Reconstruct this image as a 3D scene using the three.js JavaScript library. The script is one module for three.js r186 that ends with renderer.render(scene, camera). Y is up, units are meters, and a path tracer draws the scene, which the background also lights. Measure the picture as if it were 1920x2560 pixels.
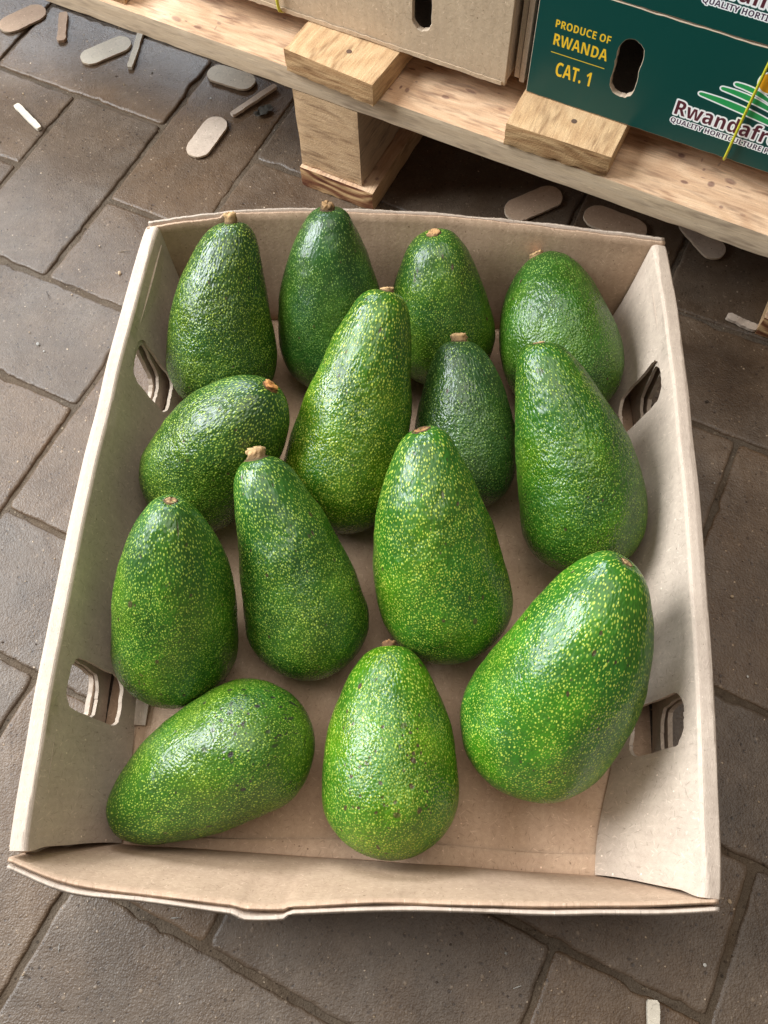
import * as THREE from 'three';
import { RoundedBoxGeometry } from 'three/addons/geometries/RoundedBoxGeometry.js';
import { mergeGeometries, mergeVertices, toCreasedNormals } from 'three/addons/utils/BufferGeometryUtils.js';
import { RectAreaLightUniformsLib } from 'three/addons/lights/RectAreaLightUniformsLib.js';
import { Brush, Evaluator, SUBTRACTION } from 'three-bvh-csg';
import { createNoise3D } from 'simplex-noise';

// ---------------------------------------------------------------- camera, light, exposure
const scene = new THREE.Scene();
const camera = new THREE.PerspectiveCamera(60.34, 0.75, 0.02, 60);
camera.position.set(0.0245, 0.5966, 0.2216);
camera.rotation.order = 'YXZ';
camera.rotation.set(-1.1546, 0.1108, -0.0516);

const renderer = new THREE.WebGLRenderer({ antialias: true });
renderer.toneMapping = THREE.LinearToneMapping;
renderer.toneMappingExposure = 1.0;
renderer.shadowMap.enabled = true;

RectAreaLightUniformsLib.init();
scene.background = new THREE.Color().setRGB(0.22, 0.20, 0.18);   // the dim, even light of the covered yard around
function areaLight(color, intensity, w, h, from, to) {
  const l = new THREE.RectAreaLight(new THREE.Color().setRGB(...color), intensity, w, h);
  l.position.set(...from); l.lookAt(...to); scene.add(l);
}
// the open gateway beside the tray: cool daylight, fairly low
areaLight([0.90, 0.96, 1.0], 25, 1.05, 1.4, [-1.82, 1.50, -0.38], [0, 0.05, 0]);
// a second opening, farther off beyond the pallet's end
areaLight([0.80, 0.90, 1.0], 21, 1.3, 0.9, [-1.0, 1.62, -2.4], [0, 0, -0.2]);
// the translucent roof sheets overhead
areaLight([1.0, 0.95, 0.88], 3.9, 2.0, 2.0, [0.1, 3.0, -0.3], [0, 0, 0]);

// ---------------------------------------------------------------- helpers
function rng(seed) { let a = seed >>> 0; return () => { a = (a + 0x6D2B79F5) >>> 0; let t = Math.imul(a ^ (a >>> 15), 1 | a); t = (t + Math.imul(t ^ (t >>> 7), 61 | t)) ^ t; return ((t ^ (t >>> 14)) >>> 0) / 4294967296; }; }
const n3 = createNoise3D(rng(7));
const clamp = (x, a = 0, b = 1) => Math.min(b, Math.max(a, x));
const mix = (a, b, t) => a + (b - a) * t;
const smooth = (a, b, x) => { const t = clamp((x - a) / (b - a)); return t * t * (3 - 2 * t); };
const taken = {};
function numbered(n) { taken[n] = (taken[n] ?? -1) + 1; return taken[n] ? n + '_' + String(taken[n]).padStart(3, '0') : n; }
function mesh(name, g, m, parent) { const o = new THREE.Mesh(g, m); o.name = name; o.castShadow = o.receiveShadow = true; parent.add(o); return o; }
function thing(name, label, category, group) { const o = new THREE.Group(); o.name = numbered(name); scene.add(o); o.userData = { label, category }; if (group) o.userData.group = group; return o; }
function tex(w, h, data, srgb, repeat = true) {
  const t = new THREE.DataTexture(data, w, h, THREE.RGBAFormat); t.magFilter = THREE.LinearFilter; t.minFilter = THREE.LinearMipmapLinearFilter; t.generateMipmaps = true;
  t.wrapS = t.wrapT = repeat ? THREE.RepeatWrapping : THREE.ClampToEdgeWrapping;
  if (srgb) t.colorSpace = THREE.SRGBColorSpace; t.needsUpdate = true; return t;
}
// a tileable pair (colour, height): paint(x, y) -> [r, g, b, height 0..255] with x, y in 0..1; sizes in metres set the repeat
function pair(w, h, sx, sy, paint) {
  const c = new Uint8Array(w * h * 4), b = new Uint8Array(w * h * 4);
  for (let j = 0; j < h; j++) for (let i = 0; i < w; i++) {
    const p = paint(i / w, j / h, i, j), k = (j * w + i) * 4;
    for (let q = 0; q < 3; q++) { c[k + q] = clamp(p[q], 0, 255); b[k + q] = clamp(p[3], 0, 255); }
    c[k + 3] = b[k + 3] = 255;
  }
  const out = [tex(w, h, c, true), tex(w, h, b, false)];
  for (const t of out) t.repeat.set(1 / sx, 1 / sy);
  return out;
}
// periodic noise on the unit square: a torus in 3-D is avoided by blending two shifted copies
function pn(x, y, fx, fy, s) {
  const f = (u, v) => n3(u * fx, v * fy, s), wx = smooth(0.85, 1, x), wy = smooth(0.85, 1, y);
  if (!wx && !wy) return f(x, y);
  return mix(mix(f(x, y), f(x - 1, y), wx), mix(f(x, y - 1), f(x - 1, y - 1), wx), wy);
}
// speckles and short fibres stamped into a wrap-around field
function stamp(field, w, h, x, y, rx, ry, turn, v) {
  const R = Math.ceil(Math.max(rx, ry)) + 1, cs = Math.cos(turn), sn = Math.sin(turn), x0 = Math.floor(x), y0 = Math.floor(y);
  for (let j = -R; j <= R; j++) for (let i = -R; i <= R; i++) {
    const dx = x0 + i + 0.5 - x, dy = y0 + j + 0.5 - y, a = (dx * cs + dy * sn) / rx, b = (-dx * sn + dy * cs) / ry, d = a * a + b * b;
    if (d < 1.6) { const k = ((y0 + j + h * 4) % h) * w + ((x0 + i + w * 4) % w), q = clamp(1.6 - d); if (Math.abs(field[k]) < Math.abs(v) * q) field[k] = v * q; }
  }
}

// ---------------------------------------------------------------- materials
function kraftMaterial(seed, rgb, rough = 0.82) {
  const w = 1024, h = 1024, r = rng(seed), f = new Float32Array(w * h);
  for (let k = 0; k < 5200; k++) stamp(f, w, h, r() * w, r() * h, 1.5 + r() * 7, 0.55 + r() * 0.5, r() * 6.3, (r() < 0.55 ? -1 : 1) * (7 + r() * 22));
  for (let k = 0; k < 260; k++) stamp(f, w, h, r() * w, r() * h, 0.8 + r() * 1.6, 0.8 + r() * 1.2, r() * 6.3, (r() < 0.6 ? -1 : 1) * (25 + r() * 45));
  const [c, b] = pair(w, h, 0.26, 0.26, (x, y, i, j) => {
    const cloud = pn(x, y, 5, 5, seed) * 4 + pn(x, y, 17, 17, seed + 3) * 4 + pn(x, y, 70, 70, seed + 5) * 4.5 + (r() - 0.5) * 15, flute = Math.sin(x * Math.PI * 2 * 37) * 1.3, v = f[j * w + i];
    return [rgb[0] + cloud + flute + v, rgb[1] + cloud + flute + v * 0.95, rgb[2] + cloud * 0.9 + flute + v * 0.9, 128 + pn(x, y, 90, 90, seed + 8) * 26 + (r() - 0.5) * 36 + flute * 12 + v * 0.5];
  });
  return new THREE.MeshStandardMaterial({ map: c, bumpMap: b, bumpScale: 0.00022, roughness: rough });
}
const kraft = kraftMaterial(11, [188, 170, 153]);
const kraftFloor = kraftMaterial(12, [184, 154, 128]);
const kraftOffcut = kraftMaterial(13, [206, 195, 177]);
const kraftCarton = kraftMaterial(14, [190, 166, 138]);
const kraftEdge = new THREE.MeshStandardMaterial({ color: new THREE.Color(0.47, 0.36, 0.26), roughness: 0.9 });

function woodMaterial(seed, base, dark, opt = {}) {
  const w = 1024, h = 512, r = rng(seed), f = new Float32Array(w * h);
  for (let k = 0; k < (opt.spots ?? 0); k++) stamp(f, w, h, r() * w, r() * h, 2 + r() * r() * 20, 1.5 + r() * r() * 9, (r() - 0.5) * 0.4, -(22 + r() * 48));
  for (let k = 0; k < 2600; k++) stamp(f, w, h, r() * w, r() * h, 4 + r() * 22, 0.6 + r() * 0.5, (r() - 0.5) * 0.16, (r() < 0.6 ? -1 : 1) * (4 + r() * 15));
  const [c, b] = pair(w, h, 0.3, 0.15, (x, y, i, j) => {
    const warp = pn(x, y, 3, 4, seed) * 0.22 + pn(x, y, 9, 9, seed + 1) * 0.03, ring = Math.sin((y * (opt.rings ?? 7) + warp * 6) * 6.283);
    const g = clamp(0.5 + 0.32 * ring * (opt.ring ?? 1) + pn(x, y, 6, 60, seed + 2) * 0.3), grain = pn(x, y, 22, 190, seed + 4), fuzz = pn(x, y, 190, 260, seed + 6), v = f[j * w + i];
    const q = g * (opt.contrast ?? 0.5), n = grain * 6 + fuzz * (opt.fuzz ?? 7) + (r() - 0.5) * 9;
    const dirt = -Math.max(0, pn(x, y, 4, 9, seed + 11) * 0.6 + pn(x, y, 15, 40, seed + 12) * 0.5 - 0.12) * (opt.dirt ?? 62);
    return [mix(base[0], dark[0], q) + n + v + dirt, mix(base[1], dark[1], q) + n + v * 0.95 + dirt * 0.95, mix(base[2], dark[2], q) + n * 0.9 + v * 0.7 + dirt * 0.8, 128 + grain * 22 + fuzz * (opt.rough ?? 30) + (r() - 0.5) * 30 - q * 20];
  });
  return new THREE.MeshStandardMaterial({ map: c, bumpMap: b, bumpScale: opt.bump ?? 0.0004, roughness: opt.roughness ?? 0.75 });
}
const woodTop = woodMaterial(31, [214, 180, 146], [178, 136, 102], { spots: 90, rings: 4, fuzz: 6 });
const woodPlaned = woodMaterial(32, [208, 186, 158], [180, 154, 124], { rings: 3, ring: 0.6, contrast: 0.5, fuzz: 3, rough: 12, bump: 0.0002, roughness: 0.5 });
const woodSawn = woodMaterial(33, [208, 174, 132], [168, 128, 88], { rings: 5, fuzz: 14, rough: 50, bump: 0.0004, roughness: 0.85 });
const woodBlock = woodMaterial(34, [204, 172, 134], [166, 130, 92], { rings: 4, ring: 0.5, fuzz: 20, rough: 60, bump: 0.00045, roughness: 0.9 });
const woodEnd = woodMaterial(35, [196, 160, 116], [140, 100, 62], { rings: 13, contrast: 0.7, fuzz: 12, rough: 50, bump: 0.0006, roughness: 0.85 });
const woodStripe = woodMaterial(36, [206, 170, 122], [112, 66, 38], { rings: 10, ring: 1.5, contrast: 1, fuzz: 8, rough: 40, bump: 0.0005, roughness: 0.8 });

function paverMaterial(seed, rgb) {
  const w = 1024, h = 1024, r = rng(seed), f = new Float32Array(w * h);
  for (let k = 0; k < 5200; k++) { const s = 0.8 + r() * r() * 3.2; stamp(f, w, h, r() * w, r() * h, s, s * (0.6 + r() * 0.4), r() * 6.3, (r() < 0.62 ? -1 : 1) * (8 + r() * 26)); }
  for (let k = 0; k < 420; k++) { const s = 0.7 + r() * r() * 2.4; stamp(f, w, h, r() * w, r() * h, s, s * 0.8, r() * 6.3, 40 + r() * 70); }
  const [c, b] = pair(w, h, 0.32, 0.32, (x, y, i, j) => {
    const cloud = pn(x, y, 4, 4, seed) * 7 + pn(x, y, 13, 13, seed + 1) * 6 + pn(x, y, 45, 45, seed + 2) * 5, grit = pn(x, y, 210, 210, seed + 3), grit2 = pn(x, y, 110, 110, seed + 4), v = f[j * w + i], warm = pn(x, y, 7, 7, seed + 6) * 1.8, n = (r() - 0.5) * 16;
    return [rgb[0] + cloud + grit * 5 + v + warm + n, rgb[1] + cloud + grit * 5 + v * 0.95 + n, rgb[2] + cloud + grit * 5 + v * 0.86 - warm + n, 128 + grit * 34 + grit2 * 24 + v * 1.1 + (r() - 0.5) * 34];
  });
  return new THREE.MeshStandardMaterial({ map: c, bumpMap: b, bumpScale: 0.0008, roughness: 0.5 });
}
const paverMats = [paverMaterial(51, [88, 71, 55]), paverMaterial(52, [84, 69, 55]), paverMaterial(53, [92, 73, 55])];
const sandMat = paverMaterial(54, [80, 67, 53]); sandMat.roughness = 0.95; sandMat.bumpScale = 0.0014;

// ---------------------------------------------------------------- ground: herringbone pavers on a bed of dirty sand
const PAVE = -0.38675, unit = 0.0955;     // the pattern's turn and half a paver's length
const ground = new THREE.Group(); ground.name = 'pavement'; ground.userData = { kind: 'structure', label: 'worn brown paving bricks laid in herringbone' }; ground.rotation.y = PAVE; scene.add(ground);
{
  const g = new THREE.PlaneGeometry(7, 7, 1, 1); g.rotateX(-Math.PI / 2); const u = g.attributes.uv; for (let i = 0; i < u.count; i++) u.setXY(i, u.getX(i) * 7, u.getY(i) * 7);
  const s = mesh('joint_sand', g, sandMat, ground); s.position.y = -0.0018;
}
function paverGeometry(seed) {
  const r = rng(seed), lx = unit * 2 - 0.0016, lz = unit - 0.0016, pts = [], step = 0.0052, rc = 0.004;
  const bite = Array.from({ length: 5 }, () => [r() * (lx + lz) * 2, 0.004 + r() * 0.012, 0.0005 + r() * r() * 0.0026]);
  const per = (lx + lz) * 2, N = Math.round(per / step);
  for (let k = 0; k < N; k++) {
    let d = k / N * per, x, z, nx = 0, nz = 0;
    if (d < lx) { x = -lx / 2 + d; z = -lz / 2; nz = 1; } else if (d < lx + lz) { x = lx / 2; z = -lz / 2 + d - lx; nx = -1; } else if (d < 2 * lx + lz) { x = lx / 2 - (d - lx - lz); z = lz / 2; nz = -1; } else { x = -lx / 2; z = lz / 2 - (d - 2 * lx - lz); nx = 1; }
    const ex = Math.abs(x) - (lx / 2 - rc), ez = Math.abs(z) - (lz / 2 - rc);
    if (ex > 0 && ez > 0) { const q = Math.hypot(ex, ez); if (q > rc) { x = Math.sign(x) * (lx / 2 - rc + ex * rc / q); z = Math.sign(z) * (lz / 2 - rc + ez * rc / q); } }
    let off = 0.0005 + n3(x * 90, z * 90, seed) * 0.0006 + n3(x * 30, z * 30, seed + 9) * 0.0005;
    for (const [bd, bw, bh] of bite) { let e = Math.abs(d - bd); e = Math.min(e, per - e); off += bh * Math.exp(-e * e / (bw * bw) * 4); }
    pts.push([x + nx * off, z + nz * off, nx, nz]);
  }
  const rings = [[0.0, -0.014], [0.0002, -0.0034], [0.0006, -0.0014], [0.0016, -0.0004], [0.0036, 0]], pos = [], uv = [], idx = [], du = r() * 3, dv = r() * 3;
  for (const [ins, y] of rings) for (const [x, z] of pts) {
    const sx = 1 - ins / (lx / 2), sz = 1 - ins / (lz / 2), X = x * sx, Z = z * sz;
    pos.push(X, y + (y > -0.003 ? n3(X * 60, Z * 60, seed + 4) * 0.0005 : 0), Z); uv.push(X + du, Z + dv);
  }
  for (let q = 0; q + 1 < rings.length; q++) for (let k = 0; k < N; k++) { const a = q * N + k, b = q * N + (k + 1) % N; idx.push(a, a + N, b, b, a + N, b + N); }
  const cols = 9, base = pos.length / 3, o = (rings.length - 1) * N;   // the top closes as a fan round the middle
  pos.push(0, 0, 0); uv.push(du, dv);
  for (let k = 0; k < N; k++) idx.push(o + k, base, o + (k + 1) % N);
  const g = new THREE.BufferGeometry(); g.setAttribute('position', new THREE.Float32BufferAttribute(pos, 3)); g.setAttribute('uv', new THREE.Float32BufferAttribute(uv, 2)); g.setIndex(idx); g.computeVertexNormals();
  return g;
}
{
  const geos = Array.from({ length: 9 }, (_, k) => paverGeometry(100 + k)), r = rng(5); let n = 0;
  for (let i = -9; i <= 12; i++) for (let j = -12; j <= 9; j++) {
    const k = (((i - j) % 4) + 4) % 4; if (k !== 3 && k !== 1) continue;
    const col = -0.3742 + unit * (k === 3 ? i + 1 : i + 0.5), row = 0.0134 + unit * (k === 3 ? j + 0.5 : j);
    const ca = Math.cos(-PAVE), sa = Math.sin(-PAVE), wx = col * ca + row * sa, wz = col * sa - row * ca;
    if (wx < -0.85 || wx > 0.8 || wz < -1.05 || wz > 0.6) continue;
    const v = Math.floor(r() * 9), m = mesh(numbered('paver'), geos[v], paverMats[Math.floor(r() * 3)], ground);
    m.position.set(col, (r() - 0.5) * 0.0014, -row); m.rotation.set((r() - 0.5) * 0.008, (k === 1 ? Math.PI / 2 : 0) + (r() < 0.5 ? Math.PI : 0) + (r() - 0.5) * 0.008, (r() - 0.5) * 0.008);
  }
}

// ---------------------------------------------------------------- pallet
const TURN = -0.40666;     // the pallet's front runs 23.3 degrees off the tray's
const pallet = thing('wooden_pallet', 'pale wooden pallet carrying the cartons', 'pallet');
pallet.position.set(-0.0962, 0, -0.3553); pallet.rotation.y = TURN;
// a sawn piece of timber: grain along x or z, slightly uneven edges; uv in metres with the grain along u
function timber(lx, ly, lz, along, seed, rad = 0.0012) {
  const seg = (l) => Math.max(4, Math.min(110, Math.round(l / 0.006))), g = new THREE.BoxGeometry(lx, ly, lz, along === 'x' ? seg(lx) : 14, 6, along === 'z' ? seg(lz) : 14), p = g.attributes.position, nn = g.attributes.normal, u = g.attributes.uv, r = rng(seed), du = r() * 3, dv = r() * 3;
  const H = [lx / 2, ly / 2, lz / 2];
  for (let i = 0; i < p.count; i++) {
    const c = [p.getX(i), p.getY(i), p.getZ(i)], [x, y, z] = c, ax = Math.abs(nn.getX(i)), ay = Math.abs(nn.getY(i)), az = Math.abs(nn.getZ(i));
    const end = along === 'x' ? ax > 0.7 : az > 0.7;
    if (end) u.setXY(i, (along === 'x' ? z : x) + du, y + dv); else if (ay > 0.6) u.setXY(i, (along === 'x' ? x : z) + du, (along === 'x' ? z : x) + dv); else u.setXY(i, (along === 'x' ? x : z) + du, y + dv + 0.07);
    const edge = c.map((v, k) => Math.abs(v) > H[k] - 1e-6), many = edge[0] + edge[1] + edge[2], chip = many > 1 ? rad * 0.22 + Math.max(0, n3(x * 45 + seed, y * 45, z * 45) - 0.25) * rad * 0.6 + Math.max(0, n3(x * 190, y * 190, z * 190 + seed) - 0.1) * rad * 0.45 : 0;
    for (let k = 0; k < 3; k++) if (edge[k]) c[k] -= Math.sign(c[k]) * chip;
    p.setXYZ(i, ...c);
  }
  g.computeVertexNormals();
  return g;
}
const nailMat = new THREE.MeshStandardMaterial({ color: new THREE.Color(0.16, 0.10, 0.07), roughness: 0.6, metalness: 0.4 });
function put(name, g, m, parent, x, y, z, ry = 0) { const o = mesh(name, g, m, parent); o.position.set(x, y, z); o.rotation.y = ry; return o; }
// materials of a RoundedBox's six sides: +x -x +y -y +z -z
const lead = [woodEnd, woodEnd, woodTop, woodTop, woodPlaned, woodPlaned], deck = [woodSawn, woodSawn, woodSawn, woodSawn, woodEnd, woodEnd], blockM = [woodPlaned, woodPlaned, woodBlock, woodBlock, woodBlock, woodBlock], foot = [woodSawn, woodSawn, woodTop, woodTop, woodStripe, woodStripe];
for (const [z, w] of [[-0.042, 0.084], [-0.30, 0.09], [-0.56, 0.09]]) put('lead_board', timber(1.2, 0.0198, w, 'x', 200 + z * 100), lead, pallet, -0.04, 0.1099, z);
put('rear_strip', timber(0.9, 0.0196, 0.06, 'x', 233), lead, pallet, 0.08, 0.1098, -0.116);
for (const [x, w, over, ry] of [[-0.193, 0.084, -0.004, 0], [0.0405, 0.078, 0.0085, -0.07], [0.2195, 0.0785, 0.002, 0.025], [0.44, 0.08, 0.003, 0]]) {
  const l = 0.62, board = put('deck_board', timber(w, 0.0198, l, 'z', 240 + Math.round(x * 100), 0.0018), deck, pallet, x - 0.5 * l * Math.sin(ry), 0.1301, over - l / 2, ry);
  if (x > 0 && x < 0.3) { const n = mesh('nail', new THREE.CylinderGeometry(0.0021, 0.0021, 0.003, 14), nailMat, board); n.position.set(x < 0.1 ? 0.006 : 0.004, 0.0086, l / 2 - 0.021); }
}
for (const [x, w, back] of [[-0.56, 0.062, 0], [0.030, 0.0585, 0], [0.4345, 0.0585, 0.022]]) {
  for (const z of [-0.046 - back, -0.30, -0.56]) put('block', timber(w, 0.0772, 0.09, 'z', 260 + Math.round(x * 100), 0.0014), blockM, pallet, x, 0.0611, z + 0.0008);
  put('foot_board', timber(0.0715, 0.0218, 0.62, 'z', 270 + Math.round(x * 100), 0.0016), foot, pallet, x + 0.0055, 0.0111, 0.003 - back - 0.31);
}

// ---------------------------------------------------------------- cartons on the pallet
function stadium(cx, cy, w, h, r0, wob = 0) {   // upright slot with rounded ends, slightly ragged
  const p = new THREE.Path(), R = w / 2, q = rng(r0), pts = [];
  for (let k = 0; k <= 14; k++) { const a = Math.PI * k / 14; pts.push([cx + R * Math.cos(a), cy + h / 2 - R + R * Math.sin(a)]); }
  for (let k = 1; k < 8; k++) pts.push([cx - R, cy + h / 2 - R - (h - 2 * R) * k / 8]);
  for (let k = 0; k <= 14; k++) { const a = Math.PI + Math.PI * k / 14; pts.push([cx + R * Math.cos(a), cy - h / 2 + R + R * Math.sin(a)]); }
  for (let k = 1; k < 8; k++) pts.push([cx + R, cy - h / 2 + R + (h - 2 * R) * k / 8]);
  p.setFromPoints(pts.map(([x, y]) => new THREE.Vector2(x + (q() - 0.5) * wob, y + (q() - 0.5) * wob)));
  return p;
}
function panelShape(w, h, hole, seed, ragged = 0.0006) {
  const r = rng(seed), pts = [], n = 60;
  for (let k = 0; k <= n; k++) pts.push([w * k / n, (k && k < n) ? (r() - 0.5) * ragged : 0]);
  for (let k = 0; k <= n; k++) pts.push([w * (1 - k / n), h + ((k && k < n) ? (r() - 0.5) * ragged : 0)]);
  const s = new THREE.Shape(pts.map(([x, y]) => new THREE.Vector2(x, y))); if (hole) s.holes.push(hole); return s;
}
function carton(name, label, category, x0, y0, front, w, h, d, faceMat, opt = {}) {
  const c = thing(name, label, category, opt.group);
  c.rotation.y = TURN + (opt.turn ?? 0);
  const base = new THREE.Vector3(x0, y0, front).applyAxisAngle(new THREE.Vector3(0, 1, 0), TURN).add(pallet.position); c.position.copy(base);
  const t = 0.0042, fg = new THREE.ExtrudeGeometry(panelShape(w, h, opt.hole, opt.seed), { depth: t - 0.0008, bevelEnabled: true, bevelThickness: 0.0004, bevelSize: 0.0004, bevelOffset: -0.0004, bevelSegments: 2 });
  const f = mesh('front_panel', fg, [faceMat, kraftEdge], c); f.position.z = -t + 0.0004;
  const side = new THREE.BoxGeometry(t, h - 0.002, d - 2 * t); uvBox(side);
  for (const x of [t / 2 + 0.0004, w - t / 2 - 0.0004]) mesh('side_panel', side, opt.side ?? kraft, c).position.set(x, h / 2, -d / 2);
  const back = new THREE.BoxGeometry(w - 0.001, h - 0.001, t); uvBox(back); mesh('back_panel', back, opt.side ?? kraft, c).position.set(w / 2, h / 2, -d + t / 2 - 0.001);
  const flat = new THREE.BoxGeometry(w - 2 * t - 0.002, t, d - 2 * t - 0.002); uvBox(flat);
  mesh('bottom_panel', flat, kraft, c).position.set(w / 2, t / 2 + 0.0006, -d / 2);
  if (opt.lid !== false) mesh('lid_panel', flat, opt.side ?? kraft, c).position.set(w / 2, h - t / 2 - 0.0012, -d / 2);
  return c;
}
function uvBox(g) { const p = g.attributes.position, n = g.attributes.normal, u = g.attributes.uv; for (let i = 0; i < p.count; i++) { const x = p.getX(i), y = p.getY(i), z = p.getZ(i); if (Math.abs(n.getY(i)) > 0.6) u.setXY(i, x, z); else if (Math.abs(n.getX(i)) > 0.6) u.setXY(i, z, y); else u.setXY(i, x, y); } }

// print on the green cartons (flat print: lettering, hills and sun)
const GW = 0.300, GH = 0.0845, GX = 0.1812;
function printFace() {
  const W = 2040, H = Math.round(W * GH / GW), cv = document.createElement('canvas'); cv.width = W; cv.height = H; const g = cv.getContext('2d'), S = W / GW;
  const X = (a) => (a - GX) * S, Y = (y) => H - (y - 0.1405) * S;
  g.fillStyle = 'rgb(6,68,63)'; g.fillRect(0, 0, W, H);
  const fit = (s, x, yb, cap, width, fill, stroke, lw) => {   // cap = height of the capitals, in metres
    const px = cap * S / 0.72; g.save(); g.font = 'bold ' + px.toFixed(1) + 'px sans-serif'; g.translate(X(x), Y(yb)); g.scale(width * S / g.measureText(s).width, 1); g.lineJoin = 'round';
    if (stroke) { g.strokeStyle = stroke; g.lineWidth = lw; g.strokeText(s, 0, 0); } g.fillStyle = fill; g.fillText(s, 0, 0); g.restore();
  };
  const y = 'rgb(244,196,48)';
  fit('PRODUCE OF', 0.1940, 0.1955, 0.0054, 0.0388, y); fit('RWANDA', 0.1942, 0.1828, 0.0083, 0.0386, y);
  g.fillStyle = y; g.fillRect(X(0.1945), Y(0.1775), 0.0382 * S, 0.0006 * S);
  fit('CAT. 1', 0.1995, 0.1605, 0.0108, 0.0272, y);
  // the hills: three long rounded bands, and the sun behind them
  g.beginPath(); g.arc(X(0.3352), Y(0.2030), 0.0073 * S, 0, 7); g.fillStyle = 'rgb(240,170,30)'; g.fill(); g.lineWidth = 7; g.strokeStyle = 'white'; g.stroke();
  for (const [x0, y0, x1, th] of [[0.3150, 0.1958, 0.352, 0.0030], [0.3080, 0.1902, 0.362, 0.0042], [0.2962, 0.1818, 0.371, 0.0062]]) {
    const e = x1 - x0; g.beginPath(); g.moveTo(X(x0 + 0.002), Y(y0 + 0.0016)); g.bezierCurveTo(X(x0 + e * 0.3), Y(y0 + 0.0026), X(x0 + e * 0.55), Y(y0 + 0.001), X(x1), Y(y0 - 0.0105));
    g.bezierCurveTo(X(x0 + e * 0.75), Y(y0 - 0.0062 - th * 0.3), X(x0 + e * 0.4), Y(y0 - th * 0.75), X(x0 + 0.002), Y(y0 - 0.0018)); g.bezierCurveTo(X(x0 - 0.0008), Y(y0 - 0.0014), X(x0 - 0.0008), Y(y0 + 0.0014), X(x0 + 0.002), Y(y0 + 0.0016)); g.closePath();
    g.fillStyle = 'rgb(46,160,88)'; g.fill(); g.lineWidth = 7; g.strokeStyle = 'white'; g.stroke();
  }
  fit('Rwandafresh', 0.2842, 0.1614, 0.0108, 0.0870, 'rgb(92,40,52)', 'white', 17);
  fit('QUALITY HORTICULTURE PRODUCE', 0.2845, 0.1546, 0.0037, 0.0890, 'rgb(60,30,62)', 'white', 10);
  const t = new THREE.CanvasTexture(cv); t.colorSpace = THREE.SRGBColorSpace; t.wrapS = t.wrapT = THREE.ClampToEdgeWrapping; t.repeat.set(1 / GW, 1 / GH); return t;
}
const printed = new THREE.MeshPhysicalMaterial({ map: printFace(), roughness: 0.36, specularIntensity: 0.8 });
const greenPlain = new THREE.MeshStandardMaterial({ color: new THREE.Color('rgb(6,68,63)'), roughness: 0.4 });
carton('printed_carton', 'dark green carton with yellow lettering and a hill logo, lying on the pallet', 'carton', GX, 0.1406, -0.031, GW, GH - 0.0006, 0.36, printed, { hole: stadium(0.0659, 0.0415, 0.0165, 0.0425, 3, 0.0008), seed: 71, side: greenPlain, lid: false, group: 'green cartons' });
carton('printed_carton', 'dark green carton stacked on top of another green carton', 'carton', GX - 0.005, 0.1408 + GH, -0.0313, GW, GH - 0.0006, 0.36, printed, { hole: stadium(0.0659, 0.0415, 0.0165, 0.0425, 4, 0.0008), seed: 72, side: greenPlain, group: 'green cartons' });
const plainBox = carton('plain_carton', 'plain brown cardboard carton with a hand hole, on the pallet', 'carton', -0.133, 0.1406, -0.029, 0.2985, 0.145, 0.36, kraftCarton, { hole: stadium(0.2318, 0.048, 0.0145, 0.052, 5, 0.0008), seed: 73 });
{ // folded side flaps showing at the plain carton's corner
  for (const [x, z, h] of [[0.3022, -0.0105, 0.14], [0.3072, -0.0075, 0.139]]) { const g = new THREE.BoxGeometry(0.0036, h, 0.3); uvBox(g); const o = mesh('side_flap', g, kraft, plainBox); o.position.set(x, h / 2 + 0.0012, z - 0.15); o.rotation.y = 0.006; }
  const lip = new THREE.ExtrudeGeometry(panelShape(0.232, 0.0030, null, 74, 0.0008), { depth: 0.0006, bevelEnabled: false }); mesh('bottom_lip', lip, kraftCarton, plainBox).position.set(0.064, 0.0006, 0.0006);
}
// yellow straps
const strapMat = new THREE.MeshPhysicalMaterial({ color: new THREE.Color('rgb(196,190,44)'), roughness: 0.42, transmission: 0.15, thickness: 0 });
function strap(label, pts, w, group) {
  const o = thing('packing_strap', label, 'strap', group); o.rotation.y = TURN; o.position.copy(pallet.position);
  const c = new THREE.CatmullRomCurve3(pts.map((p) => new THREE.Vector3(...p)), false, 'centripetal'), g = new THREE.TubeGeometry(c, 60, w / 2, 8); const p = g.attributes.position;
  mesh('band', g, strapMat, o);
}
strap('yellow plastic strap across the hill logo of the green cartons', [[0.3276, 0.1385, -0.06], [0.3276, 0.1396, -0.0315], [0.3278, 0.1425, -0.0288], [0.3286, 0.18, -0.0292], [0.3300, 0.2235, -0.0295], [0.331, 0.232, -0.0318], [0.3315, 0.309, -0.0318], [0.3317, 0.3125, -0.038], [0.3317, 0.3125, -0.2]], 0.0019, 'yellow straps');
strap('yellow plastic strap round the plain brown carton', [[-0.0185, 0.1386, -0.06], [-0.0185, 0.1394, -0.0295], [-0.0187, 0.143, -0.0262], [-0.0195, 0.18, -0.0272], [-0.02, 0.284, -0.0275], [-0.02, 0.2872, -0.033], [-0.02, 0.2872, -0.2]], 0.0024, 'yellow straps');

// ---------------------------------------------------------------- cardboard tray
const tray = thing('cardboard_tray', 'open brown cardboard tray holding the avocados', 'tray');
const TH = 0.1019;
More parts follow.
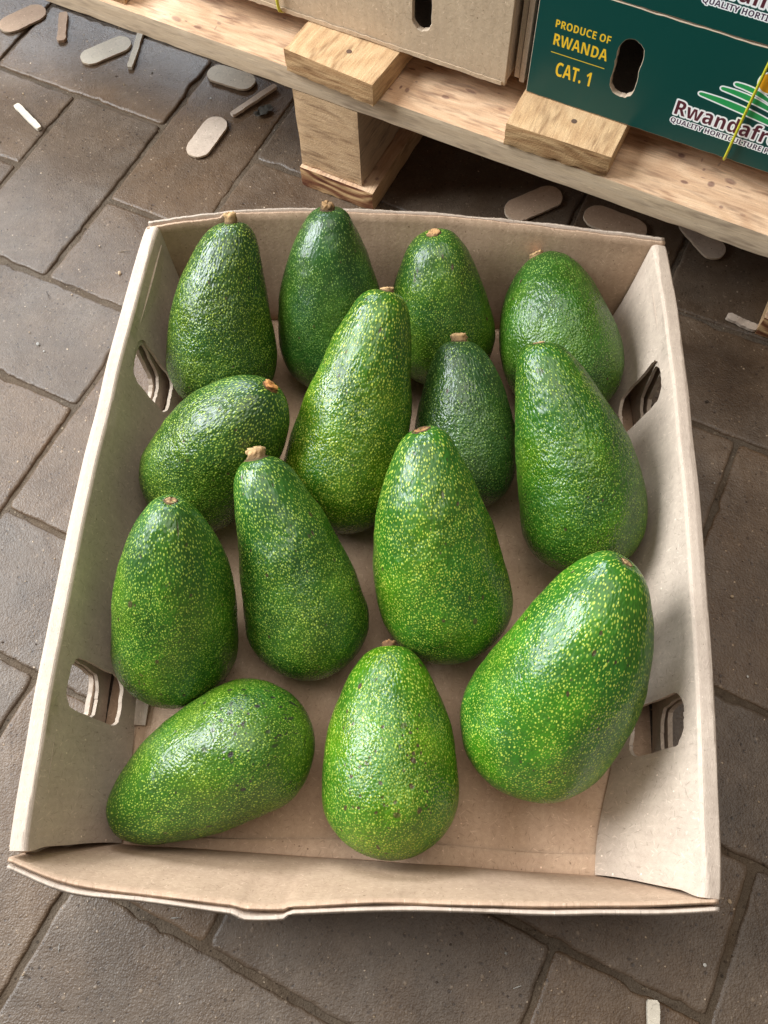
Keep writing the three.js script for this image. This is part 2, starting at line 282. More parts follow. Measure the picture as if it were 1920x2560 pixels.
// a sheet of board: P(u, v) in metres, offset by half its thickness on either side, closed all round
function sheet(P, nu, nv, lu, lv, t, ragged = 0, seed = 1) {
  const pos = [], uv = [], idx = [], a = new THREE.Vector3(), b = new THREE.Vector3(), c = new THREE.Vector3(), n = new THREE.Vector3(), r = rng(seed), W = nu + 1, e = 1e-3;
  const grid = [];
  for (let j = 0; j <= nv; j++) for (let i = 0; i <= nu; i++) {
    const u = i / nu, v = j / nv; a.set(...P(u, v)); b.set(...P(Math.min(1, u + e), v)).sub(c.set(...P(Math.max(0, u - e), v))); n.set(...P(u, Math.min(1, v + e))).sub(c.set(...P(u, Math.max(0, v - e)))); n.crossVectors(b, n).normalize();
    const q = (j === nv ? (r() - 0.5) * ragged : 0); grid.push([a.x, a.y + q, a.z, n.x, n.y, n.z, u * lu, v * lv]);
  }
  for (const s of [1, -1]) for (const q of grid) { pos.push(q[0] + q[3] * s * t / 2, q[1] + q[4] * s * t / 2, q[2] + q[5] * s * t / 2); uv.push(q[6], q[7]); }
  const M = grid.length;
  for (let j = 0; j < nv; j++) for (let i = 0; i < nu; i++) { const k = j * W + i; idx.push(k, k + 1, k + W, k + 1, k + W + 1, k + W); idx.push(M + k, M + k + W, M + k + 1, M + k + 1, M + k + W, M + k + W + 1); }
  for (let i = 0; i < nu; i++) { let k = i; idx.push(k, M + k, k + 1, k + 1, M + k, M + k + 1); k = nv * W + i; idx.push(k, k + 1, M + k, k + 1, M + k + 1, M + k); }
  for (let j = 0; j < nv; j++) { let k = j * W; idx.push(k, k + W, M + k, k + W, M + k + W, M + k); k = j * W + nu; idx.push(k, M + k, k + W, k + W, M + k, M + k + W); }
  const g = new THREE.BufferGeometry(); g.setAttribute('position', new THREE.Float32BufferAttribute(pos, 3)); g.setAttribute('uv', new THREE.Float32BufferAttribute(uv, 2)); g.setIndex(idx); g.computeVertexNormals();
  return g;
}
function slot(w, h, r, seed, wob) {   // die-cut slot: a rounded rectangle with a torn edge
  const q = rng(seed), p = [];
  for (const [sx, sy, a0] of [[1, 1, 0], [-1, 1, 1], [-1, -1, 2], [1, -1, 3]]) {
    const R = r * (0.75 + 0.5 * q()), cx = sx * (w / 2 - R), cy = sy * (h / 2 - R);
    for (let k = 0; k <= 7; k++) { const a = (a0 + k / 7) * Math.PI / 2; p.push([cx + R * Math.cos(a), cy + R * Math.sin(a)]); }
    for (let k = 1; k < 5; k++) { const nx = a0 % 2 ? -1 : sx, end = a0 % 2 ? [p[p.length - k][0], -cy] : [-cx, p[p.length - k][1]], st = p[p.length - k], t = k / 5; p.push([mix(st[0], end[0], t), mix(st[1], end[1], t)]); }
  }
  return p.map(([x, y]) => new THREE.Vector2(x + (q() - 0.5) * wob, y + (q() - 0.5) * wob));
}
const csg = new Evaluator(); csg.useGroups = false; csg.attributes = ['position', 'normal', 'uv'];
function punch(g, holes, depth = 0.05) {
  let cur = new Brush(g); cur.updateMatrixWorld();
  for (const [z, y, w, h, x, seed] of holes) {
    const q = rng(seed), sh = new THREE.Shape(slot(w, h, 0.0105, seed, 0.0012)), cut = new THREE.ExtrudeGeometry(sh, { depth, bevelEnabled: false }); cut.translate(0, 0, -depth / 2); cut.rotateY(Math.PI / 2); cut.translate(x, y, z);
    const br = new Brush(cut); br.updateMatrixWorld(); cur = csg.evaluate(cur, br, SUBTRACTION); cur.updateMatrixWorld();
  }
  return toCreasedNormals(cur.geometry, 0.6);
}
const bowX = (u) => 0.0075 * Math.sin(Math.PI * clamp(u)) ** 0.7;      // the long sides bulge out a little
const ZB = -0.2115, ZF = 0.2105;
for (const s of [-1, 1]) {
  const zz = (u) => mix(ZB, ZF, u), xo = (u) => 0.1860 + bowX(u), wob = (u, k) => n3(u * 5, s * 3, k) * 0.0005;
  const wall = new THREE.Group(); wall.name = 'side_wall'; tray.add(wall);
  // outer panel, rolled top and inner panel: one folded sheet
  const foot = (u) => s < 0 ? 0.1655 - 0.009 * smooth(0.55, 1, u) + 0.002 * Math.sin(u * 3.1) : 0.1585 - 0.0165 * smooth(0.72, 1, u) + 0.003 * Math.sin(u * 3.1);
  const yTop = (u) => TH + wob(u, 2) * 0.8;
  const outer = punch(sheet((u, v) => [s * (xo(u) + wob(u, 1) - 0.0036), mix(0.0015, yTop(u) - 0.006, v), zz(u)], 90, 14, 0.42, 0.1, 0.003), [[-0.113, 0.054, 0.031, 0.061, s * 0.19, 21 + s], [0.115, 0.054, 0.031, 0.061, s * 0.19, 25 + s]]);
  mesh('outer_panel', outer, kraft, wall);
  // the inner panel folds over the top and down the outside: straight runs with small rounded folds between them
  const folded = (u) => {
    const X = xo(u) + wob(u, 1), h = yTop(u), A = [[foot(u), 0.0062], [X - 0.0086, h - 0.0006], [X - 0.0004, h - 0.0024], [X - 0.0002, h - 0.012]], out = [], rad = [0, 0.0022, 0.0016, 0];
    const step = (p, q, d) => { const l = Math.hypot(q[0] - p[0], q[1] - p[1]); return [p[0] + (q[0] - p[0]) * d / l, p[1] + (q[1] - p[1]) * d / l]; };
    const belly = 0.0024; let a = A[0];
    for (let k = 1; k < 4; k++) {
      const b = rad[k] ? step(A[k], A[k - 1], rad[k]) : A[k], m = k === 1 ? 18 : 4;
      for (let q = 0; q < m; q++) { const t = q / m; out.push([mix(a[0], b[0], t) + (k === 1 ? belly * Math.sin(Math.PI * t) : 0), mix(a[1], b[1], t)]); }
      if (!rad[k]) { out.push(b); break; }
      const c = step(A[k], A[k + 1], rad[k]); for (let q = 0; q < 5; q++) { const t = q / 5; out.push([(1 - t) ** 2 * b[0] + 2 * t * (1 - t) * A[k][0] + t * t * c[0], (1 - t) ** 2 * b[1] + 2 * t * (1 - t) * A[k][1] + t * t * c[1]]); }
      a = c;
    }
    return out;
  };
  const rows = 36, memo = {};
  const at = (u, v) => { const key = u.toFixed(5), L = memo[key] ??= folded(u), q = clamp(v) * rows, k = Math.min(rows - 1, Math.floor(q)), t = q - k; return [mix(L[k][0], L[k + 1][0], t), mix(L[k][1], L[k + 1][1], t)]; };
  const inner = punch(sheet((u, v) => { const [x, y] = at(u, v), low = 1 - smooth(0.0, 0.1, y); return [s * x, y, zz(u) - 0.003 * smooth(0.8, 1, u) * (1 - smooth(0.08, 0.1, y)) + low * (-0.008 * smooth(0.7, 1, u) + 0.010 * smooth(0.3, 0, u))]; }, 100, rows, 0.42, 0.125, 0.0022), [[-0.114, 0.056, 0.0315, 0.061, s * 0.174, 31 + s], [0.1150, 0.054, 0.0315, 0.062, s * 0.174, 35 + s]], 0.03);
  mesh('inner_panel', inner, kraft, wall);
  // the glued corner flaps standing between the two
  for (const e of [-1, 1]) {
    const f = punch(sheet((u, v) => { const z = e * mix(0.205, 0.085, u), uu = (z - ZB) / (ZF - ZB); return [s * (xo(uu) - 0.0098 - 0.001 * Math.sin(u * 5)), mix(0.006, TH - 0.012, v), z]; }, 26, 10, 0.12, 0.08, 0.0022), [[e * 0.1145, 0.054, 0.029, 0.056, s * 0.185, 41 + e]]);
    mesh('corner_flap', f, kraft, wall);
  }
}
// end walls: two sheets each, bulging at the top
function endWall(e, name) {
  const wall = new THREE.Group(); wall.name = name; tray.add(wall);
  const table = e > 0 ? [[-0.186, 0.2145], [-0.150, 0.2245], [-0.110, 0.2268], [-0.060, 0.2290], [-0.030, 0.2275], [0.014, 0.2228], [0.09, 0.2198], [0.15, 0.2155], [0.186, 0.2115]] : [[-0.184, 0.2130], [-0.132, 0.2245], [-0.072, 0.2300], [0.026, 0.2295], [0.10, 0.2235], [0.184, 0.2132]];
  const curve = new THREE.CatmullRomCurve3(table.map(([x, z]) => new THREE.Vector3(x, 0, z)), false, 'centripetal').getPoints(200);
  const top = (x) => { for (let k = 1; k < curve.length; k++) if (curve[k].x >= x) { const a = curve[k - 1], b = curve[k], t = (x - a.x) / (b.x - a.x); return mix(a.z, b.z, clamp(t)); } return curve[200].z; };
  const base = e > 0 ? 0.2010 : 0.2060;
  const layer = (off, lo, hi, extra, seed) => (u, v) => {
    const x = mix(-0.1848, 0.1848, u), lean = v ** 1.25, tab = extra ? extra(x) : 0;
    return [x, mix(lo, hi + tab * 0.35 + n3(x * 25, seed, e) * 0.0007, v), e * (mix(base, top(x) + tab, lean) + off + n3(x * 14, v * 2, seed) * 0.0005)];
  };
  const tab = (x) => e > 0 ? 0.0024 * smooth(-0.064, -0.056, x) * (1 - smooth(-0.0352, -0.0342, x)) : 0;
  const step = (x) => e < 0 ? -0.0022 * (1 - smooth(-0.1335, -0.1315, x)) : 0;
  mesh('inner_sheet', sheet(layer(0, 0.0048, TH, (x) => step(x) + tab(x) * 0.55, 1), 150, 16, 0.37, 0.1, 0.0023, 0.0006, 5), kraftFloor, wall);
  mesh('outer_sheet', sheet(layer(0.0036, 0.0012, TH - 0.0004, (x) => tab(x) + step(x) * 0.4, 2), 150, 16, 0.37, 0.1, 0.0023, 0.0006, 6), kraft, wall);
}
endWall(1, 'end_wall'); endWall(-1, 'end_wall');
{
  const fl = sheet((u, v) => [mix(-0.181, 0.181, u), 0.0022 + n3(u * 5, v * 5, 3) * 0.0005, mix(0.2045, -0.208, v)], 40, 40, 0.36, 0.41, 0.0028); mesh('floor_sheet', fl, kraftFloor, tray);
  // glued flaps lying on the floor
  const f1 = sheet((u, v) => [mix(-0.150, 0.150, u), 0.0052 + 0.0006 * v + n3(u * 7, v, 8) * 0.0004, mix(0.2005, 0.1925 - 0.006 * u + 0.0016 * Math.sin(u * 9), v)], 50, 3, 0.3, 0.01, 0.0016); mesh('floor_flap', f1, kraftFloor, tray);
  const f2 = sheet((u, v) => [mix(-0.166, -0.153, u), 0.0062 + 0.0004 * u, mix(0.126, 0.060, v)], 4, 12, 0.014, 0.06, 0.0022); mesh('floor_tab', f2, kraft, tray);
}

// ---------------------------------------------------------------- avocados
const stemMat = new THREE.MeshStandardMaterial({ color: new THREE.Color(0.42, 0.28, 0.15), roughness: 0.85, vertexColors: true });
function avocadoMaterial(A, prof, seed) {
  const W = 1024, H = 640, c = new Uint8Array(W * H * 4), b = new Uint8Array(W * H * 4), r = rng(seed);
  const dot = new Float32Array(W * H), scar = new Float32Array(W * H), tint = [A.tint[0] * 0.88, A.tint[1] * 0.87, A.tint[2] * 0.64], yl = A.dots, rough = A.rough ?? 1, total = prof.len;
  const at = (v) => { const q = clamp(v) * (prof.p.length - 1), k = Math.min(prof.p.length - 2, Math.floor(q)); return [mix(prof.p[k][0], prof.p[k + 1][0], q - k), mix(prof.p[k][1], prof.p[k + 1][1], q - k)]; };
  // lenticels: fine and dense towards the blossom end, longer and sparser at the neck
  const nd = Math.round(24000 * (A.density ?? 1));
  const rMax = prof.rMax;
  for (let k = 0; k < nd * 2; k++) {
    const v = r(), u = r(), [pr, py] = at(v), neck = smooth(0.45, 0.98, v);
    if (r() > pr / rMax) continue;
    const patch = n3(Math.cos(u * 6.283) * pr * 38 + seed, py * 38, Math.sin(u * 6.283) * pr * 38), keep = mix(1, 0.34, neck) * (0.74 + 0.4 * patch); if (r() > keep) continue;
    const s = (mix(0.22, 0.32, neck) + r() * r() * 0.36) * 0.001 * (A.size ?? 1), el = mix(1.0, 1.5, neck) + r() * 0.5, rx = Math.max(0.5, s / (6.283 * pr) * W), ry = Math.max(0.5, s * el / total * H);
    // lenticels keep clear of one another
    let free = true; for (let t = 0; t < 9 && free; t++) { const a = t * 0.785, q = t === 8 ? 0 : 1.55, X = (Math.floor(u * W + Math.cos(a) * q * Math.min(rx, 30)) + W) % W, Y = clamp(Math.floor(v * H + Math.sin(a) * q * ry), 0, H - 1); if (dot[Y * W + X] > 0.2) free = false; }
    if (!free && r() < 0.9) continue;
    stamp(dot, W, H, u * W, v * H, Math.min(rx, 30), ry, (r() - 0.5) * 0.3, 0.5 + r() * 0.5);
  }
  for (let k = 0; k < (A.scars ?? 40) * 1.7; k++) {
    const cl = A.spot && r() < 0.42, u = cl ? A.spot[0] + (r() - 0.5) * 0.22 : r(), v = cl ? A.spot[1] + (r() - 0.5) * 0.32 : 0.06 + r() * 0.86, [pr] = at(v), s = (0.35 + r() * r() * 1.25) * 0.001;
    stamp(scar, W, H, u * W, v * H, Math.min(s / (6.283 * pr) * W, 20), s * (0.6 + r()) / total * H, r() * 3, 0.4 + r() * 0.55);
  }
  for (let j = 0; j < H; j++) {
    const v = (j + 0.5) / H, [pr, py] = at(v), neck = smooth(0.5, 0.98, v), tip = smooth(0.965, 0.995, v);
    for (let i = 0; i < W; i++) {
      const a = i / W * 6.28318, x = Math.cos(a) * pr, z = Math.sin(a) * pr, k = j * W + i, q = k * 4;
      const st = mix(1, 0.55, neck), p1 = n3(x * 430, py * 430 * st, z * 430 + seed), p2 = n3(x * 900, py * 900 * st, z * 900 - seed), p3 = n3(x * 150, py * 120, z * 150 + seed * 2);
      const big = n3(x * 30, py * 24, z * 30 + seed), d = dot[k], s = scar[k];
      const lime = clamp(0.30 + 0.34 * n3(x * 22 + 9, py * 22, z * 22 - seed) - neck * 0.22) * (A.lime ?? 1), g = 1 + 0.11 * big + 0.06 * p3 + 0.05 * p1 + (r() - 0.5) * 0.05;
      let R = mix(tint[0], tint[0] * 1.35 + 16, lime) * g, G = mix(tint[1], tint[1] * 1.14 + 8, lime) * g, B = mix(tint[2], tint[2] * 0.62, lime) * g;
      const dd = Math.min(1, d * 1.15) * (A.pale ?? 0.86); R = mix(R, yl[0], dd); G = mix(G, yl[1], dd); B = mix(B, yl[2], dd);
      R = mix(R, A.dark ? 42 : 66, s); G = mix(G, A.dark ? 36 : 48, s); B = mix(B, A.dark ? 40 : 36, s);
      R = mix(R, 108, tip * 0.6); G = mix(G, 92, tip * 0.6); B = mix(B, 50, tip * 0.6);
      c[q] = clamp(R, 0, 255); c[q + 1] = clamp(G, 0, 255); c[q + 2] = clamp(B, 0, 255); c[q + 3] = 255;
      const hgt = 120 + (p1 * 38 + p2 * 9 + p3 * 30) * rough * mix(1, 0.75, neck) + d * 26 - s * 30; b[q] = b[q + 1] = b[q + 2] = clamp(hgt, 0, 255); b[q + 3] = 255;
    }
  }
  // waxy bloom: dull and glossy patches
  const RW = 256, RH = 160, rg = new Uint8Array(RW * RH * 4);
  for (let j = 0; j < RH; j++) { const [pr, py] = at((j + 0.5) / RH); for (let i = 0; i < RW; i++) { const a = i / RW * 6.28318, x = Math.cos(a) * pr, z = Math.sin(a) * pr, k = (j * RW + i) * 4; rg[k] = rg[k + 1] = rg[k + 2] = 255 * clamp(0.325 + 0.09 * n3(x * 45, py * 35, z * 45 - seed) + 0.06 * n3(x * 140, py * 140, z * 140 + seed), 0.17, 0.6); rg[k + 3] = 255; } }
  const mt = new THREE.MeshPhysicalMaterial({ map: tex(W, H, c, true), bumpMap: tex(W, H, b, false), bumpScale: 0.001, roughness: 1, roughnessMap: tex(RW, RH, rg, false), specularIntensity: 1 });
  for (const t of [mt.map, mt.bumpMap, mt.roughnessMap]) t.wrapT = THREE.ClampToEdgeWrapping;
  return mt;
}
function avocado(A, q, seed) {
  const [x, z, R, lift, yaw, tilt, ln, rn, g0, bend] = q, o = thing('avocado', A.label, 'avocado', 'avocados in the tray');
  o.position.set(x, 0.006 + R + lift, z);
  const d = new THREE.Vector3(Math.cos(tilt) * Math.sin(yaw), Math.sin(tilt), -Math.cos(tilt) * Math.cos(yaw)), sd = new THREE.Vector3(Math.cos(yaw), 0, Math.sin(yaw));
  o.quaternion.setFromRotationMatrix(new THREE.Matrix4().makeBasis(sd, d, new THREE.Vector3().crossVectors(sd, d)));
  // outline: the hull of a row of balls along the axis, read by rays from a point on it
  const NB = 60, y0 = ln * 0.35, NV = 120, NU = 128, p = [];
  for (let k = 0; k <= NV; k++) {
    const a = -Math.PI / 2 + Math.PI * k / NV, cx = Math.cos(a), cy = Math.sin(a); let best = 0;
    for (let m = 0; m <= NB; m++) { const s = m / NB, yc = s * ln - y0, r = R + (rn - R) * s ** g0, bb = yc * cy, disc = r * r - yc * yc * cx * cx; if (disc > 0) best = Math.max(best, bb + Math.sqrt(disc)); }
    p.push([Math.max(0, cx * best), y0 + cy * best]);
  }
  for (let it = 0; it < 3; it++) for (let k = 1; k < NV; k++) p[k] = [(p[k - 1][0] + 2 * p[k][0] + p[k + 1][0]) / 4, (p[k - 1][1] + 2 * p[k][1] + p[k + 1][1]) / 4];
  const arc = [0]; for (let k = 1; k <= NV; k++) arc.push(arc[k - 1] + Math.hypot(p[k][0] - p[k - 1][0], p[k][1] - p[k - 1][1]));
  const len = arc[NV], even = [];   // resample by arc length for the texture
  for (let k = 0; k <= 200; k++) { const t = len * k / 200; let m = 1; while (m < NV && arc[m] < t) m++; const f = (t - arc[m - 1]) / (arc[m] - arc[m - 1]); even.push([mix(p[m - 1][0], p[m][0], f), mix(p[m - 1][1], p[m][1], f)]); }
  const pos = [], uv = [], idx = [], lump = (X, Y, Z) => n3(X * 26 + seed, Y * 22, Z * 26) * 0.0009 + n3(X * 70, Y * 70, Z * 70 + seed) * 0.00028;
  const bendAt = (y) => { const s = y / ln; return s < 0 ? 0 : s < 1 ? bend * s * s : bend * (1 + 2 * (s - 1)); };
  for (let k = 0; k <= NV; k++) for (let m = 0; m <= NU; m++) {
    const a = m / NU * Math.PI * 2, cs = Math.cos(a), sn = Math.sin(a), r = p[k][0], y = p[k][1], h = lump(cs * r, y, sn * r), dent = 0.0024 * Math.exp(-((p[NV][1] - y) ** 2 + r * r) / 3.2e-5) * (1 + 0.35 * n3(cs * 2, sn * 2, seed));
    const rr = r > 1e-6 ? r + h * Math.min(1, r / 0.006) : 0; pos.push(cs * rr + bendAt(y), y - dent, sn * rr); uv.push(m / NU, arc[k] / len);
  }
  for (let k = 0; k < NV; k++) for (let m = 0; m < NU; m++) { const a = k * (NU + 1) + m, b = a + NU + 1; idx.push(a, b, a + 1, a + 1, b, b + 1); }
  const g = new THREE.BufferGeometry(); g.setAttribute('position', new THREE.Float32BufferAttribute(pos, 3)); g.setAttribute('uv', new THREE.Float32BufferAttribute(uv, 2)); g.setIndex(idx); g.computeVertexNormals();
  { const n = g.attributes.normal, a = new THREE.Vector3(), b = new THREE.Vector3(); for (let k = 0; k <= NV; k++) { const i = k * (NU + 1), j = i + NU; a.fromBufferAttribute(n, i).add(b.fromBufferAttribute(n, j)).normalize(); n.setXYZ(i, a.x, a.y, a.z); n.setXYZ(j, a.x, a.y, a.z); } }
  mesh('skin', g, avocadoMaterial(A, { p: even, len, rMax: Math.max(...even.map((e) => e[0])) }, seed), o);
  // stem: a broken woody stub (or a flat scar) in its collar
  const S0 = A.stem ?? [0.0046, 0.006], S = [S0[0] * 1.0, S0[1] * 0.8], st = [], rows = 9, colsN = 20, sp = [], sc = [], si = [], yTop = p[NV][1] - 0.0022, rr = rng(seed + 77), sl = (rr() - 0.5) * 0.9, sa = rr() * 6.3;
  const prof = [[1.3, -0.0026], [1.24, -0.0004], [1.1, 0.0004], [0.95, 0.0008], [0.86, 0.3 * S[1]], [0.88, 0.6 * S[1]], [0.86, 0.84 * S[1]], [0.70, S[1]], [0.35, S[1] * 0.95], [0, S[1] * 0.86]];
  prof.forEach(([f, y], k) => { for (let m = 0; m < colsN; m++) { const a = m / colsN * 6.283, w = k > 3 ? 1 + n3(Math.cos(a) * 1.4, Math.sin(a) * 1.4, seed + k * 0.4) * 0.34 : 1 + n3(Math.cos(a), Math.sin(a), seed) * 0.06, r = f * S[0] * w, up = k > 4 ? Math.cos(a - sa) * sl * S[0] * Math.min(1, S[1] / 0.005) * Math.min(f, 1) + n3(Math.cos(a) * 2, Math.sin(a) * 2, seed + 5) * 0.0008 : 0;
    sp.push(Math.cos(a) * r + bendAt(yTop), yTop + y + up, Math.sin(a) * r); const t = k < 4 ? [0.22, 0.2, 0.12] : k < 6 ? [0.62, 0.56, 0.46] : [1.2, 1.12, 0.95], j = (0.7 + 0.55 * rr()) * (k > 6 && n3(Math.cos(a) * 2, Math.sin(a) * 2, seed + 3) > 0.25 ? 0.45 : 1); const T = A.wood ?? [1, 1, 1]; sc.push(t[0] * j * T[0], t[1] * j * T[1], t[2] * j * T[2]); } });
  for (let k = 0; k + 1 < prof.length; k++) for (let m = 0; m < colsN; m++) { const a = k * colsN + m, b = k * colsN + (m + 1) % colsN; si.push(a, a + colsN, b, b, a + colsN, b + colsN); }
  const sg = new THREE.BufferGeometry(); sg.setAttribute('position', new THREE.Float32BufferAttribute(sp, 3)); sg.setAttribute('color', new THREE.Float32BufferAttribute(sc, 3)); sg.setIndex(si); sg.computeVertexNormals();
  const dx = 2 * bend / ln, smesh = mesh('stem', sg, stemMat, o); 
  return o;
}
const lime = [180, 196, 80], pale = [162, 186, 92], gold = [200, 204, 84];
const fruit = [
  [{ label: 'dark pebbly avocado with a tall dry stem, in the tray corner near the pallet block', tint: [40, 78, 34], dots: lime, rough: 1.35, size: 0.95, stem: [0.0046, 0.009] }, [-0.1286, -0.1333, 0.0404, 0.006, -0.0811, 0.8449, 0.0758, 0.0215, 1.664, 0.0104]],
  [{ label: 'smooth blue-green avocado leaning on the end wall, its tip above the rim', tint: [42, 84, 42], dots: pale, rough: 0.65, pale: 0.66, size: 0.85, wood: [0.55, 0.5, 0.45], stem: [0.0048, 0.006] }, [-0.0498, -0.1591, 0.0402, 0, -0.0986, 1.0621, 0.08, 0.0189, 1.9145, 0.0023]],
  [{ label: 'avocado leaning on the end wall behind the small dark avocado', tint: [48, 92, 36], dots: lime, rough: 0.8, size: 0.85, pale: 0.75, wood: [0.95, 0.85, 0.8], stem: [0.0050, 0.003] }, [0.0317, -0.1679, 0.0399, 0, -0.4823, 1.0709, 0.0541, 0.0241, 1.6193, 0.0045]],
  [{ label: 'broad avocado with dented skin in the tray corner toward the green cartons', tint: [44, 92, 32], dots: pale, rough: 1.3, size: 0.85, pale: 0.75, stem: [0.0056, 0.0045] }, [0.1221, -0.1456, 0.0429, 0, -0.536, 0.4706, 0.0672, 0.012, 2.5954, 0.0097]],
  [{ label: 'longest pear-shaped avocado, yellow-flecked, lying across two others in mid-tray', tint: [54, 102, 28], dots: gold, rough: 1.1, size: 1.12, lime: 1.3, stem: [0.0046, 0.0035] }, [-0.0321, -0.0475, 0.0427, 0.0002, 0.211, 0.6506, 0.1072, 0.0203, 1.4611, 0.0034]],
  [{ label: 'avocado lying slantwise with an orange-brown stem, against the side wall', tint: [44, 84, 36], dots: lime, rough: 1.1, wood: [1.15, 0.8, 0.5], stem: [0.0050, 0.0035] }, [-0.1316, -0.0371, 0.0397, 0.0088, 0.9116, 0.7609, 0.0721, 0.0195, 3.1663, 0.0036]],
  [{ label: 'small dark blue-green avocado with few flecks and a thick pale stem', tint: [50, 86, 54], dots: pale, rough: 1.3, density: 0.55, lime: 0.4, size: 0.8, stem: [0.0062, 0.0075] }, [0.0517, -0.0657, 0.0375, 0, -0.0508, 0.5775, 0.0617, 0.0209, 1.6819, -0.0031]],
  [{ label: 'long bumpy avocado without a stem, along the side wall toward the green cartons', tint: [46, 94, 30], dots: lime, rough: 1.35, size: 0.82, stem: [0.004, 0.001] }, [0.1303, -0.0217, 0.0418, 0.0089, -0.2071, 0.5775, 0.0973, 0.0192, 1.7682, -0.0131]],
  [{ label: 'pear-shaped avocado with a thick cut stem resting on the slantwise avocado', tint: [46, 94, 38], dots: lime, rough: 0.95, scars: 50, stem: [0.0066, 0.0085] }, [-0.0472, 0.0582, 0.0397, 0.0001, -0.2882, 0.6189, 0.0911, 0.0202, 1.4131, -0.0064]],
  [{ label: 'egg-shaped avocado with brown scabs near its base, between side wall and cut-stem avocado', tint: [48, 98, 32], dots: lime, rough: 1.0, scars: 60, spot: [0.25, 0.22], stem: [0.0036, 0.0008] }, [-0.1299, 0.0822, 0.0394, 0.0049, 0.2188, 0.9159, 0.0904, 0.0172, 2.532, -0.0049]],
  [{ label: 'pear-shaped avocado with a flat stem scar, between the small dark one and the big one', tint: [50, 104, 32], dots: gold, rough: 0.95, size: 1.1, wood: [0.6, 0.45, 0.34], stem: [0.0056, 0.0004] }, [0.0418, 0.0398, 0.043, 0.0001, -0.4254, 0.7244, 0.0939, 0.0198, 1.9823, 0.0105]],
  [{ label: 'largest bright green avocado with big yellow flecks, leaning on a side wall', tint: [50, 110, 34], dots: gold, rough: 0.7, size: 1.1, density: 1.0, lime: 0.8, stem: [0.0036, 0.001] }, [0.1, 0.117, 0.0472, 0.0002, 0.7115, 0.7299, 0.0902, 0.0251, 2.4774, -0.0134]],
  [{ label: 'oval avocado lying crosswise with black specks, beside a hand hole of the tray', tint: [54, 102, 36], dots: lime, rough: 0.8, size: 0.95, scars: 120, spot: [0.25, 0.26], dark: 1, stem: [0.004, 0.002] }, [-0.0751, 0.1418, 0.0408, 0.0023, 4.2457, -0.2134, 0.0752, 0.0214, 2.16, -0.0033]],
  [{ label: 'yellowest green avocado lying alone on the bare end of the tray floor', tint: [56, 110, 24], dots: [184, 190, 80], rough: 1.0, size: 1.1, lime: 1.3, scars: 75, spot: [0.27, 0.45], wood: [0.5, 0.38, 0.32], stem: [0.0048, 0.006] }, [0.013, 0.1596, 0.0414, 0, -0.1017, 0.1089, 0.0604, 0.0244, 2.1291, 0.0016]],
];
fruit.forEach(([A, q], k) => avocado(A, q, 300 + k * 13));

// ---------------------------------------------------------------- punched-out cardboard ovals and slivers on the paving
function oval(label, a, b, w, m, tiltUp = 0) {
  const l = Math.hypot(b[0] - a[0], b[1] - a[1]), s = new THREE.Shape(stadium(0, 0, w, l, Math.round(l * 1e5), 0.0005).getPoints());
  const g = new THREE.ExtrudeGeometry(s, { depth: 0.0016, bevelEnabled: true, bevelThickness: 0.0003, bevelSize: 0.0003, bevelOffset: -0.0003, bevelSegments: 2 }); g.rotateX(-Math.PI / 2);
  const o = mesh(numbered('cardboard_oval'), g, [m, kraftEdge], scene); o.position.set((a[0] + b[0]) / 2, 0.0012, (a[1] + b[1]) / 2); o.rotation.y = Math.atan2(-(b[0] - a[0]), -(b[1] - a[1])); o.rotation.x = 0;
  o.userData = { label, category: 'offcut', group: 'punched cardboard ovals on the paving' };
}
oval('tan cardboard oval across a paving joint beyond the pallet end', [-0.4155, -0.5384], [-0.3777, -0.5698], 0.025, kraftFloor);
oval('pale cardboard oval touching the thin sliver beside the pallet board', [-0.3258, -0.4974], [-0.2836, -0.5277], 0.0225, kraftOffcut);
oval('pale scratched cardboard oval beside the pallet board, nearest to the block', [-0.2008, -0.4892], [-0.1547, -0.4727], 0.0225, kraftOffcut);
oval('cardboard oval lying alone on the paving between block and tray', [-0.1994, -0.3802], [-0.1803, -0.4288], 0.023, kraft);
oval('brown cardboard oval in the shade between tray and pallet board', [0.0831, -0.3246], [0.1299, -0.3531], 0.025, kraftFloor);
oval('brown cardboard oval half hidden by the tray rim, under the pallet board', [0.1504, -0.3315], [0.2015, -0.3090], 0.025, kraftFloor);
oval('cardboard oval lying deep under the pallet board', [0.235, -0.330], [0.262, -0.287], 0.022, kraft);
function sliver(label, a, b, w, m) {
  const l = Math.hypot(b[0] - a[0], b[1] - a[1]), g = new THREE.BoxGeometry(w, 0.003, l, 4, 1, 24), p = g.attributes.position, s = Math.round(l * 1e4); uvBox(g);
  for (let i = 0; i < p.count; i++) { const t = p.getZ(i) / l; p.setX(i, p.getX(i) * (1 + n3(t * 6, p.getX(i) > 0 ? 3 : 5, s) * 0.12) * (1 - smooth(0.44, 0.5, Math.abs(t)) * 0.35)); p.setY(i, p.getY(i) + n3(t * 2, 1, s) * 0.0006); }
  g.computeVertexNormals();
  const o = mesh(numbered('cardboard_sliver'), g, m, scene); o.position.set((a[0] + b[0]) / 2, 0.0026, (a[1] + b[1]) / 2); o.rotation.y = Math.atan2(b[0] - a[0], b[1] - a[1]);
  o.userData = { label, category: 'offcut', group: 'cardboard slivers on the paving' };
}
sliver('short pointed sliver on the paving near the pallet end', [-0.357, -0.5638], [-0.3506, -0.5228], 0.0085, kraftFloor);
sliver('thin straight sliver reaching under the pallet board beside the pale oval', [-0.2742, -0.551], [-0.2766, -0.4891], 0.0058, kraftOffcut);
sliver('whitish curled sliver lying on a paving joint', [-0.3753, -0.4364], [-0.3467, -0.4082], 0.0058, kraftOffcut);
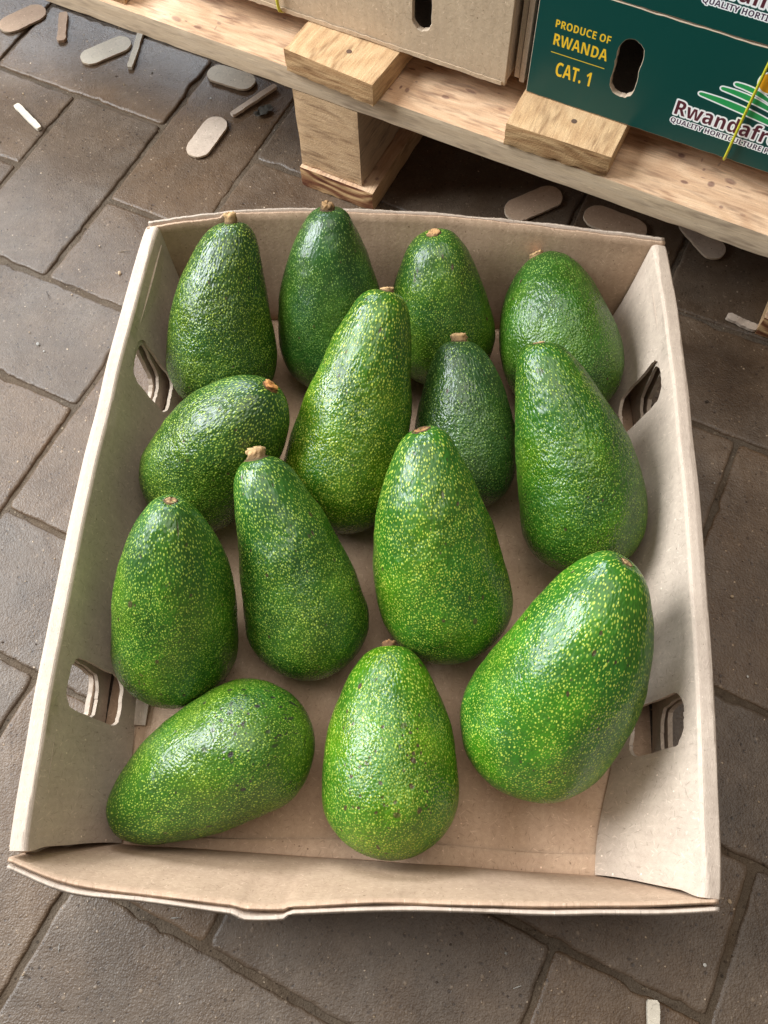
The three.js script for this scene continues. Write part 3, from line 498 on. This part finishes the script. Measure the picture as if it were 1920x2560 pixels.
sliver('narrow sliver beside the block, at the dark leaf scrap', [-0.1342, -0.471], [-0.1708, -0.4324], 0.0056, kraft);
sliver('grey sliver at the far foot of the pallet', [0.2616, -0.2276], [0.284, -0.2160], 0.0065, kraft);
sliver('pale sliver on the paving at the bare end of the tray', [0.1734, 0.2655], [0.1731, 0.300], 0.0072, kraftOffcut);
{ // a crumpled scrap of dry leaf
  const g = new THREE.PlaneGeometry(0.019, 0.009, 14, 8); g.rotateX(-Math.PI / 2); const p = g.attributes.position;
  for (let i = 0; i < p.count; i++) { const x = p.getX(i), z = p.getZ(i), k = 1 - (x / 0.012) ** 2 * 0.7; p.setXYZ(i, x, 0.0016 + n3(x * 160, z * 160, 4) * 0.0012, z * k + n3(x * 120, z * 120, 9) * 0.002); }
  g.computeVertexNormals(); const o = mesh('leaf_scrap', g, new THREE.MeshStandardMaterial({ color: new THREE.Color(0.06, 0.055, 0.045), roughness: 0.95, side: THREE.DoubleSide }), scene); o.position.set(-0.1425, 0.0012, -0.4395); o.rotation.y = 0.7;
  o.userData = { label: 'dark crumpled leaf scrap beside the narrow sliver', category: 'leaf' };
}
{ // grit, wood crumbs and fibres strewn over the paving
  const r = rng(909), g = new THREE.IcosahedronGeometry(1, 0), n = 620, im = new THREE.InstancedMesh(g, new THREE.MeshStandardMaterial({ roughness: 0.9 }), n), m = new THREE.Matrix4(), q = new THREE.Quaternion(), e = new THREE.Euler(), c = new THREE.Color();
  for (let k = 0; k < n; k++) {
    const x = -0.6 + r() * 1.15, z = -0.75 + r() * 1.15, fib = r() < 0.14, s = 0.0004 + r() * r() * 0.0013; e.set(r() * 0.4, r() * 6.3, r() * 0.4);
    m.compose(new THREE.Vector3(x, 0.0006, z), q.setFromEuler(e), fib ? new THREE.Vector3(0.002 + r() * 0.006, 0.0003, 0.0003) : new THREE.Vector3(s * 1.3, s * 0.7, s)); im.setMatrixAt(k, m);
    const t = 0.5 + r() * 0.7; im.setColorAt(k, r() < 0.55 ? c.setRGB(0.42 * t, 0.31 * t, 0.2 * t) : r() < 0.6 ? c.setRGB(0.5 * t, 0.48 * t, 0.44 * t) : c.setRGB(0.10 * t, 0.07 * t, 0.05 * t));
  }
  im.name = 'debris'; im.castShadow = im.receiveShadow = true; im.userData = { kind: 'stuff', label: 'wood crumbs, grit and fibres strewn over the paving', category: 'debris' }; scene.add(im);
}
scene.traverse((o) => { if (o.isMesh) o.castShadow = o.receiveShadow = true; });
renderer.render(scene, camera);
